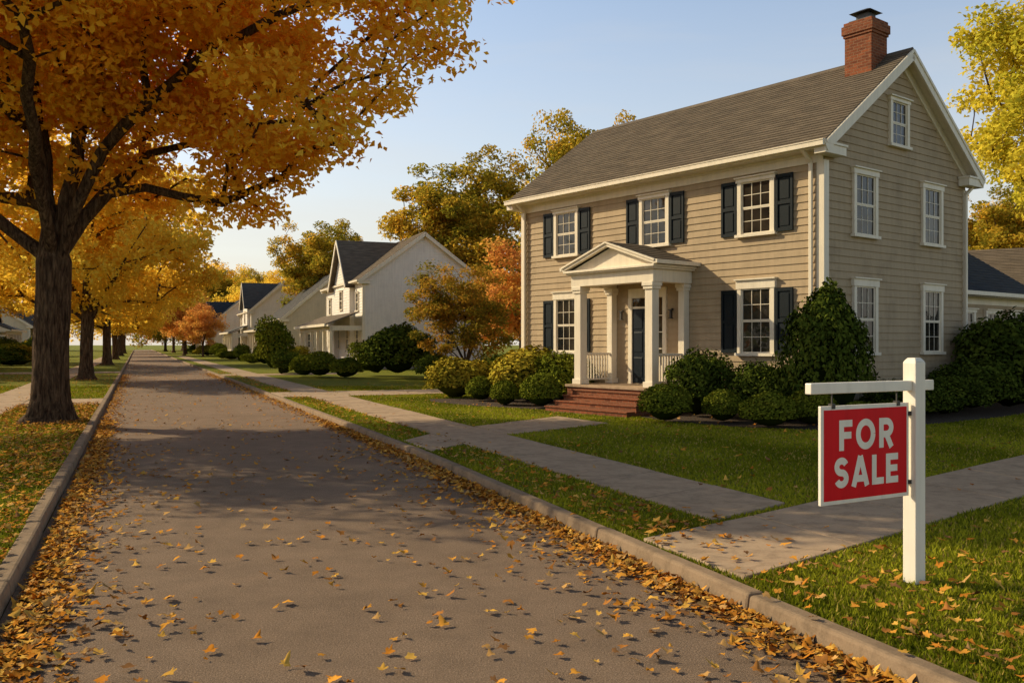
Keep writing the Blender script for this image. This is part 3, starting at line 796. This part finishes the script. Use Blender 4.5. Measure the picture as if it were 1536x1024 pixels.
yt=make_tree(41,[(0,0,-.1),(0,0,.3),(0,0,2),(0,0,4),(0,0,6)],.3,
   [(4,[(.8,.2,8),(2,.5,11)]),(4,[(-.8,.3,8),(-1.9,.6,11.4)])],
   (0,0,11.8),(5.2,5.0,6.2),330,190,.21,YG,crad=.95,w=.3,gap=-.3,zmin=lambda x,y:6.0+0*x)
put_tree('elm_tree',yt,(22.6,35,.1),.8,1.0)
sm=make_tree(51,[(0,0,-.1),(0,0,.2),(.1,0,.7)],.10,[(2,[(.5,.1,1.8)]),(2,[(-.5,.2,1.9)]),(2,[(0,-.3,2)])],
   (0,0,3.0),(2.2,2.2,2.0),130,150,.12,[(.14,.15,.02),(.30,.24,.03),(.54,.30,.04),(.68,.32,.04)],crad=.5,w=.3,gap=-.4,zmin=lambda x,y:1.0+0*x)
put_tree('dogwood_tree',sm,(-2.3,43,.1),0,1.12)
rt=make_tree(61,[(0,0,-.1),(0,0,.3),(0,0,1.2),(0,0,2)],.16,[(3,[(.5,.1,4)]),(3,[(-.5,.2,4)])],
   (0,0,5),(3.4,3.4,3.6),120,110,.24,RED,crad=.9,w=.3,gap=-.4)
for r_,n_r,s_ in ((150,6.8,1.2),(172,8,1.5),(200,7,1.7),(240,6.5,2.0),(132,8.4,.85)):
    x,y=rn(r_,n_r); put_tree('red_maple_tree',rt,(x,y,.1),r_,s_)
put_tree('red_maple_tree',rt,(.6,58,.1),1,.95)

def make_bush(seed,n,ls,pal,lump=.1,f=2.4,ragged=.06,cone=0):
    r=np.random.default_rng(seed)
    def surf(d):
        R=1+lump*2*sines(d,seed,f)
        P=d*R[:,None]*.5
        if cone: 
            t=(P[:,2]+.5); P[:,:2]*=(1.12-cone*t)[:,None]
        P[:,2]+=.5; return P
    d=r.normal(size=(n,3)); d[:,2]=np.where(d[:,2]<-.3*np.linalg.norm(d,axis=1),-d[:,2],d[:,2]); d/=np.linalg.norm(d,axis=1,keepdims=True)
    P=surf(d); dep=r.random(n)**2*.22-ragged*r.random(n)*.9
    c0=np.array([0,0,.48]); P=c0+(P-c0)*(1-dep)[:,None]
    V,F=leaf_quads(P,ls,d*1.1+np.array([0,0,.3]),r,.55)
    s=np.clip(r.random(n)*.6+.3+.4*sines(P*3,seed+2,2.5),0,.999); pal=np.array(pal)
    x=s*(len(pal)-1); i=x.astype(int); fr=(x-i)[:,None]; c=pal[i]*(1-fr)+pal[np.minimum(i+1,len(pal)-1)]*fr
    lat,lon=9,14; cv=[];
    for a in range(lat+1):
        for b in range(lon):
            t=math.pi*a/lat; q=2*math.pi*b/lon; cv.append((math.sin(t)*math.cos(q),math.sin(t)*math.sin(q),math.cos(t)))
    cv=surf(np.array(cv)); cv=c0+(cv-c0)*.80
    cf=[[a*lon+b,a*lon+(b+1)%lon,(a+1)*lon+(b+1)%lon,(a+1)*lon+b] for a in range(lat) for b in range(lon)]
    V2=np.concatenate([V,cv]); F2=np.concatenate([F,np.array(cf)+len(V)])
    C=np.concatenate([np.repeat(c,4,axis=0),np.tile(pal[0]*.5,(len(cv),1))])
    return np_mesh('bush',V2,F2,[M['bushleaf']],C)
DG=[(.028,.042,.008),(.06,.085,.012),(.12,.145,.02)]
MG=[(.05,.07,.010),(.12,.145,.014),(.22,.23,.025)]
YO=[(.12,.12,.015),(.28,.24,.025),(.50,.36,.04)]
B={'box':[make_bush(1,4200,.075,MG,.08,2.4,.15),make_bush(2,4200,.075,MG,.09,2.8,.15)],
   'dark':[make_bush(3,5000,.07,DG,.20,3.4,.38),make_bush(4,5000,.07,DG,.21,3.8,.38)],
   'loose':[make_bush(5,4200,.085,YO,.20,3.4,.42),make_bush(6,4200,.08,MG,.20,3.4,.42)],
   'cone':[make_bush(7,9000,.05,DG,.16,4.4,.4,.6)]}
cnt={'i':0}
def bush(kind,x,y,w,h,name=None,v=None):
    cnt['i']+=1; ms=B[kind]; me=ms[(cnt['i'] if v is None else v)%len(ms)]
    o=bpy.data.objects.new(name or {'box':'boxwood_bush','dark':'yew_bush','loose':'shrub','cone':'holly_bush'}[kind],me)
    w*=.92; h*=.95
    o.location=(x,y,.06); o.scale=(w,w*random.uniform(.9,1.05),h); o.rotation_euler=(0,0,random.uniform(0,6)); link(o)
for k,x,y,w,h,v in [('loose',-1.8,29.8,1.7,1.2,0),('box',-.95,28.0,.95,.8,None),('box',-.2,26.0,.9,.75,None),('box',.78,24.9,1.15,1.0,None),
    ('loose',.45,28.0,2.3,1.5,0),('loose',1.6,26.6,1.6,1.35,1),('dark',-.2,30.5,1.5,1.3,None),
    ('box',3.42,20.3,1.15,.9,None),('dark',4.55,21.9,1.45,1.5,None),('box',4.7,20.3,.95,.78,None),('dark',5.7,21.0,1.4,1.25,None),
    ('box',5.35,19.0,1.2,.78,None),('cone',6.85,19.9,2.1,2.85,None),('box',6.35,19.4,1.1,.85,None),('dark',6.2,20.4,1.2,1.1,None),('box',7.2,18.9,.95,.6,None),
    ('dark',8.9,20.9,1.4,.9,None),('dark',9.9,21.8,1.3,.8,None),('dark',10.9,22.6,1.5,1.0,None),('dark',11.9,23.2,1.7,1.4,None),('dark',13.3,24.3,2.6,2.4,None),('dark',15.2,26.0,2.4,2.0,None),('dark',17.3,28.2,2.2,1.9,None),
    ('dark',-5.7,46.5,3.2,2.7,None),('loose',-7.6,50,2.0,2.1,1),('dark',-3.6,43.5,1.9,1.3,None),('box',-2.6,40,1.6,1.1,None),('dark',-.9,36.5,1.6,1.2,None),
    ('box',-8.6,47,1.7,1.1,None),('box',-10.1,47.8,1.9,1.4,None),('box',-11.3,49.5,1.5,1.2,None),('loose',-14.6,56,2.0,3.0,1),('dark',-13.2,53,1.6,1.3,None)]:
    bush(k,x,y,w,h,None,v)
for r_ in range(66,190,6):
    x,y=rn(r_+random.uniform(-2,2),10.2+random.uniform(-.8,.6)); bush(random.choice(['dark','loose','box']),x,y,random.uniform(1.2,2.4),random.uniform(.8,1.9))
for r_ in range(34,130,5):
    x,y=rn(r_+random.uniform(-1,1),-10+random.uniform(-1.5,1)); bush(random.choice(['dark','dark','loose']),x,y,random.uniform(2,3.4),random.uniform(1.4,2.6))

def distant():
    r=np.random.default_rng(77); P=[];C=[];NB=[]
    pals=[GREENY,GOLD,OLIVE,RED,ORANGE]
    spots=[]
    for i in range(60):
        spots.append((*rn(r.uniform(60,230),r.uniform(30,55)),r.uniform(8,12.5),r.choice([0,2,4,0,3])))
    for i in range(50):
        spots.append((*rn(r.uniform(35,220),-r.uniform(24,50)),r.uniform(7,11),r.choice([0,1,1,4,2])))
    for i in range(50):
        spots.append((*rn(r.uniform(225,300),r.uniform(-45,55)),r.uniform(11,19),r.choice([0,1,3,2,0])))
    for i in range(36):
        spots.append((r.uniform(20,110),r.uniform(75,120),r.uniform(11,16),r.choice([0,0,2,3,1])))
    for x,y,h,pi in spots:
        m=24; d=r.normal(size=(m,3)); d/=np.linalg.norm(d,axis=1,keepdims=True); R=h*.42
        c=np.array([x,y,h*.55])+d*np.array([R,R,h*.42])*(r.random((m,1))**.5)
        q=50; o=r.normal(size=(m,q,3)); o/=np.linalg.norm(o,axis=2,keepdims=True); o*=r.random((m,q,1))**.5*h*.14
        pts=(c[:,None]+o).reshape(-1,3); P.append(pts); NB.append(np.repeat(d,q,axis=0)*.5+np.array([0,0,.7]))
        pal=np.array(pals[int(pi)]); s=np.clip(np.repeat(r.random(m),q)*.6+r.random(m*q)*.4,0,.999)*(len(pal)-1); i=s.astype(int); f=(s-i)[:,None]
        C.append(pal[i]*(1-f)+pal[np.minimum(i+1,len(pal)-1)]*f)
    P=np.concatenate(P); V,F=leaf_quads(P,.6,np.concatenate(NB),r); 
    link(bpy.data.objects.new('distant_trees',np_mesh('distant_trees',V,F,[M['leaf']],np.repeat(np.concatenate(C),4,axis=0))))
distant()

# ------------------------------------------------------------ for sale sign
def ribbon(P,pts,w,o,T):
    pts=[Vector(q) for q in pts]; L=[];R=[]
    for i,q in enumerate(pts):
        a=pts[max(0,i-1)]; b=pts[min(len(pts)-1,i+1)]; d=(b-a).normalized(); n=Vector((-d.y,d.x))
        k=1.0
        if 0<i<len(pts)-1:
            d1=(q-a).normalized(); k=1/max(.6,n.dot(Vector((-d1.y,d1.x))))
        L.append(q+n*w/2*k); R.append(q-n*w/2*k)
    for i in range(len(pts)-1): P.poly([T(*L[i],o),T(*L[i+1],o),T(*R[i+1],o),T(*R[i],o)])
def letter(ch,P,x,z,h,s,T,o0):
    w=.225*h; u=w/2
    def rb(pts,k): ribbon(P,[(x+a*s,z+b) for a,b in pts],w*1.0,o0+.0004*k,T)
    W=.56*h
    if ch=='F': rb([(u,0),(u,h)],0); rb([(u,h-u),(W,h-u)],1); rb([(u,.5*h),(W*.92,.5*h)],2)
    elif ch=='E': rb([(u,0),(u,h)],0); rb([(u,h-u),(W,h-u)],1); rb([(u,.5*h),(W*.94,.5*h)],2); rb([(u,u),(W,u)],3)
    elif ch=='L': W=.54*h; rb([(u,0),(u,h)],0); rb([(u,u),(W,u)],1)
    elif ch=='O':
        W=.86*h; rb([(W/2+(W/2-u)*math.cos(t),h/2+(h/2-u+.01*h)*math.sin(t)) for t in np.linspace(0,2*math.pi,33)],0)
    elif ch=='R':
        W=.66*h; rr=.275*h-u*.5; cz=h-u-rr
        rb([(u,0),(u,h)],0); rb([(u,h-u)]+[(W-u-rr+rr*math.cos(t),cz+rr*math.sin(t)) for t in np.linspace(math.pi/2,-math.pi/2,15)]+[(u,cz-rr)],1)
        rb([(W*.5,cz-rr),(W-u*.9,0)],2)
    elif ch=='A':
        W=.82*h; rb([(u*1.05,0),(W/2,h)],0); rb([(W-u*1.05,0),(W/2,h)],1); rb([(W*.27,.26*h),(W*.73,.26*h)],2)
    elif ch=='S':
        W=.62*h; a=W/2-u; b=h/4-u/2
        top=[(W/2+a*math.cos(t),h*.75-u/2+b*math.sin(t)) for t in np.linspace(.35,math.pi*1.5,16)]
        bot=[(W/2+a*math.cos(t),h*.25+u/2+b*math.sin(t)) for t in np.linspace(math.pi/2,-math.pi+.35,16)]
        rb(top+bot[1:],0)
def sign():
    d=Vector((-.87,-.493,0)).normalized()
    ang=math.atan2(-d.y,-d.x)
    e=empty('for_sale_sign',(2.96,6.70,.09),ang)
    p=Part(); w=.055
    p.hexa([(-w,-w,-.1),(w,-w,-.1),(w,w,-.1),(-w,w,-.1)],[(-w,-w,1.63),(w,-w,1.63),(w,w,1.63),(-w,w,1.63)])
    p.hexa([(-w,-w,1.63),(w,-w,1.63),(w,w,1.63),(-w,w,1.63)],[(-w*.6,-w*.6,1.66),(w*.6,-w*.6,1.66),(w*.6,w*.6,1.66),(-w*.6,w*.6,1.66)])
    p.obj('post',M['signwhite'],e,.006)
    a=Part(); a.box(-1.1,-.0562,-.028,.028,1.42,1.495); a.box(.0562,.19,-.028,.028,1.42,1.495); a.obj('arm',M['signwhite'],e,.006)
    x0,x1,z0,z1=-.99,-.075,.655,1.335
    b=Part(); b.box(x0,x1,-.012,.012,z0,z1); b.obj('board',M['signwhite'],e,.003)
    c=Part()
    c.box(x0+.028,x1-.028,-.0145,.0145,z0+.028,z1-.028); c.obj('red_panel',M['signred'],e)
    h=Part()
    for x in (x0+.12,x1-.12):
        h.beam((x,0,z1-.01),(x,0,1.43),.008,.008,(0,1,0)); h.box(x-.016,x+.016,-.018,.018,z1-.02,z1+.015)
    h.box(-.085,-.05,-.02,.02,1.24,1.27); h.box(-.085,-.05,-.02,.02,.74,.77)
    h.obj('hooks',M['metal'],e)
    xm=(x0+x1)/2
    for side in (-1,1):
        Pt=Part()
        T=(lambda x,z,o:(xm+x,-.016-o,z)) if side<0 else (lambda x,z,o:(xm-x,.016+o,z))
        for txt,zb in (('FOR',1.022),('SALE',.765)):
            hh=.212; adv={'F':.56,'O':.86,'R':.66,'S':.62,'A':.82,'L':.54,'E':.56}
            sp=.10 if txt=='FOR' else .06; s=1.14 if txt=='FOR' else 1.12
            tot=sum(adv[k]*hh*s for k in txt)+sp*hh*(len(txt)-1)*1.6
            x=-tot/2
            for k in txt: 
                letter(k,Pt,x,zb,hh,s,T,0); x+=adv[k]*hh*s+sp*hh*1.6
        Pt.obj('letters',M['signwhite'],e)
sign()

# ------------------------------------------------------------ light, world, camera
el=math.radians(31); azv=Vector((-.935,.355)).normalized()
Ld=Vector((azv.x*math.cos(el),azv.y*math.cos(el),math.sin(el)))
sl=bpy.data.lights.new('sun','SUN'); sl.energy=5; sl.angle=math.radians(.5); sl.color=(1,.82,.52)
so=bpy.data.objects.new('sun',sl); link(so); so.rotation_euler=Ld.to_track_quat('Z','Y').to_euler(); so.location=(-30,20,40)
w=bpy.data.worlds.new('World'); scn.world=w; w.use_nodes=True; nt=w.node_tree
sky=nt.nodes.new('ShaderNodeTexSky'); sky.sky_type='NISHITA'; sky.sun_disc=False
sky.sun_elevation=el; sky.sun_rotation=math.atan2(azv.x,azv.y)%(2*math.pi)
sky.air_density=1.0; sky.dust_density=1.2; sky.ozone_density=1.5; sky.altitude=0
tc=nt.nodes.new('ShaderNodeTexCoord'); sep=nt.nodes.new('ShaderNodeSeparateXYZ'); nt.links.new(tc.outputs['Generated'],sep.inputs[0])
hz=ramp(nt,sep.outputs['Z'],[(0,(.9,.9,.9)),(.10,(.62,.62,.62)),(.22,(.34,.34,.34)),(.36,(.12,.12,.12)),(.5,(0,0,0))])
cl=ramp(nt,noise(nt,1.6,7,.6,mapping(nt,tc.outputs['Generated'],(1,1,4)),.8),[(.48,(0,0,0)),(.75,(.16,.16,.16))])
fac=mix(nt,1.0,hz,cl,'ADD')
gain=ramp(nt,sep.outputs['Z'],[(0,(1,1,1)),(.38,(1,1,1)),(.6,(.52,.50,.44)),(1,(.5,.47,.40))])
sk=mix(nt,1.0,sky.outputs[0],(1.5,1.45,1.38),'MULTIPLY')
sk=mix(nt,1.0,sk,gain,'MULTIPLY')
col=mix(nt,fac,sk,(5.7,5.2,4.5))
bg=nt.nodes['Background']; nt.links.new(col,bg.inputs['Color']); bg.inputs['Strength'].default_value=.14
cam=bpy.data.cameras.new('camera'); co=bpy.data.objects.new('camera',cam); link(co)
co.location=(0,0,1.85); co.rotation_euler=(math.radians(90),0,0); cam.lens=32; cam.sensor_width=36; cam.shift_y=4/1536
cam.clip_start=.05; cam.clip_end=4000
scn.camera=co
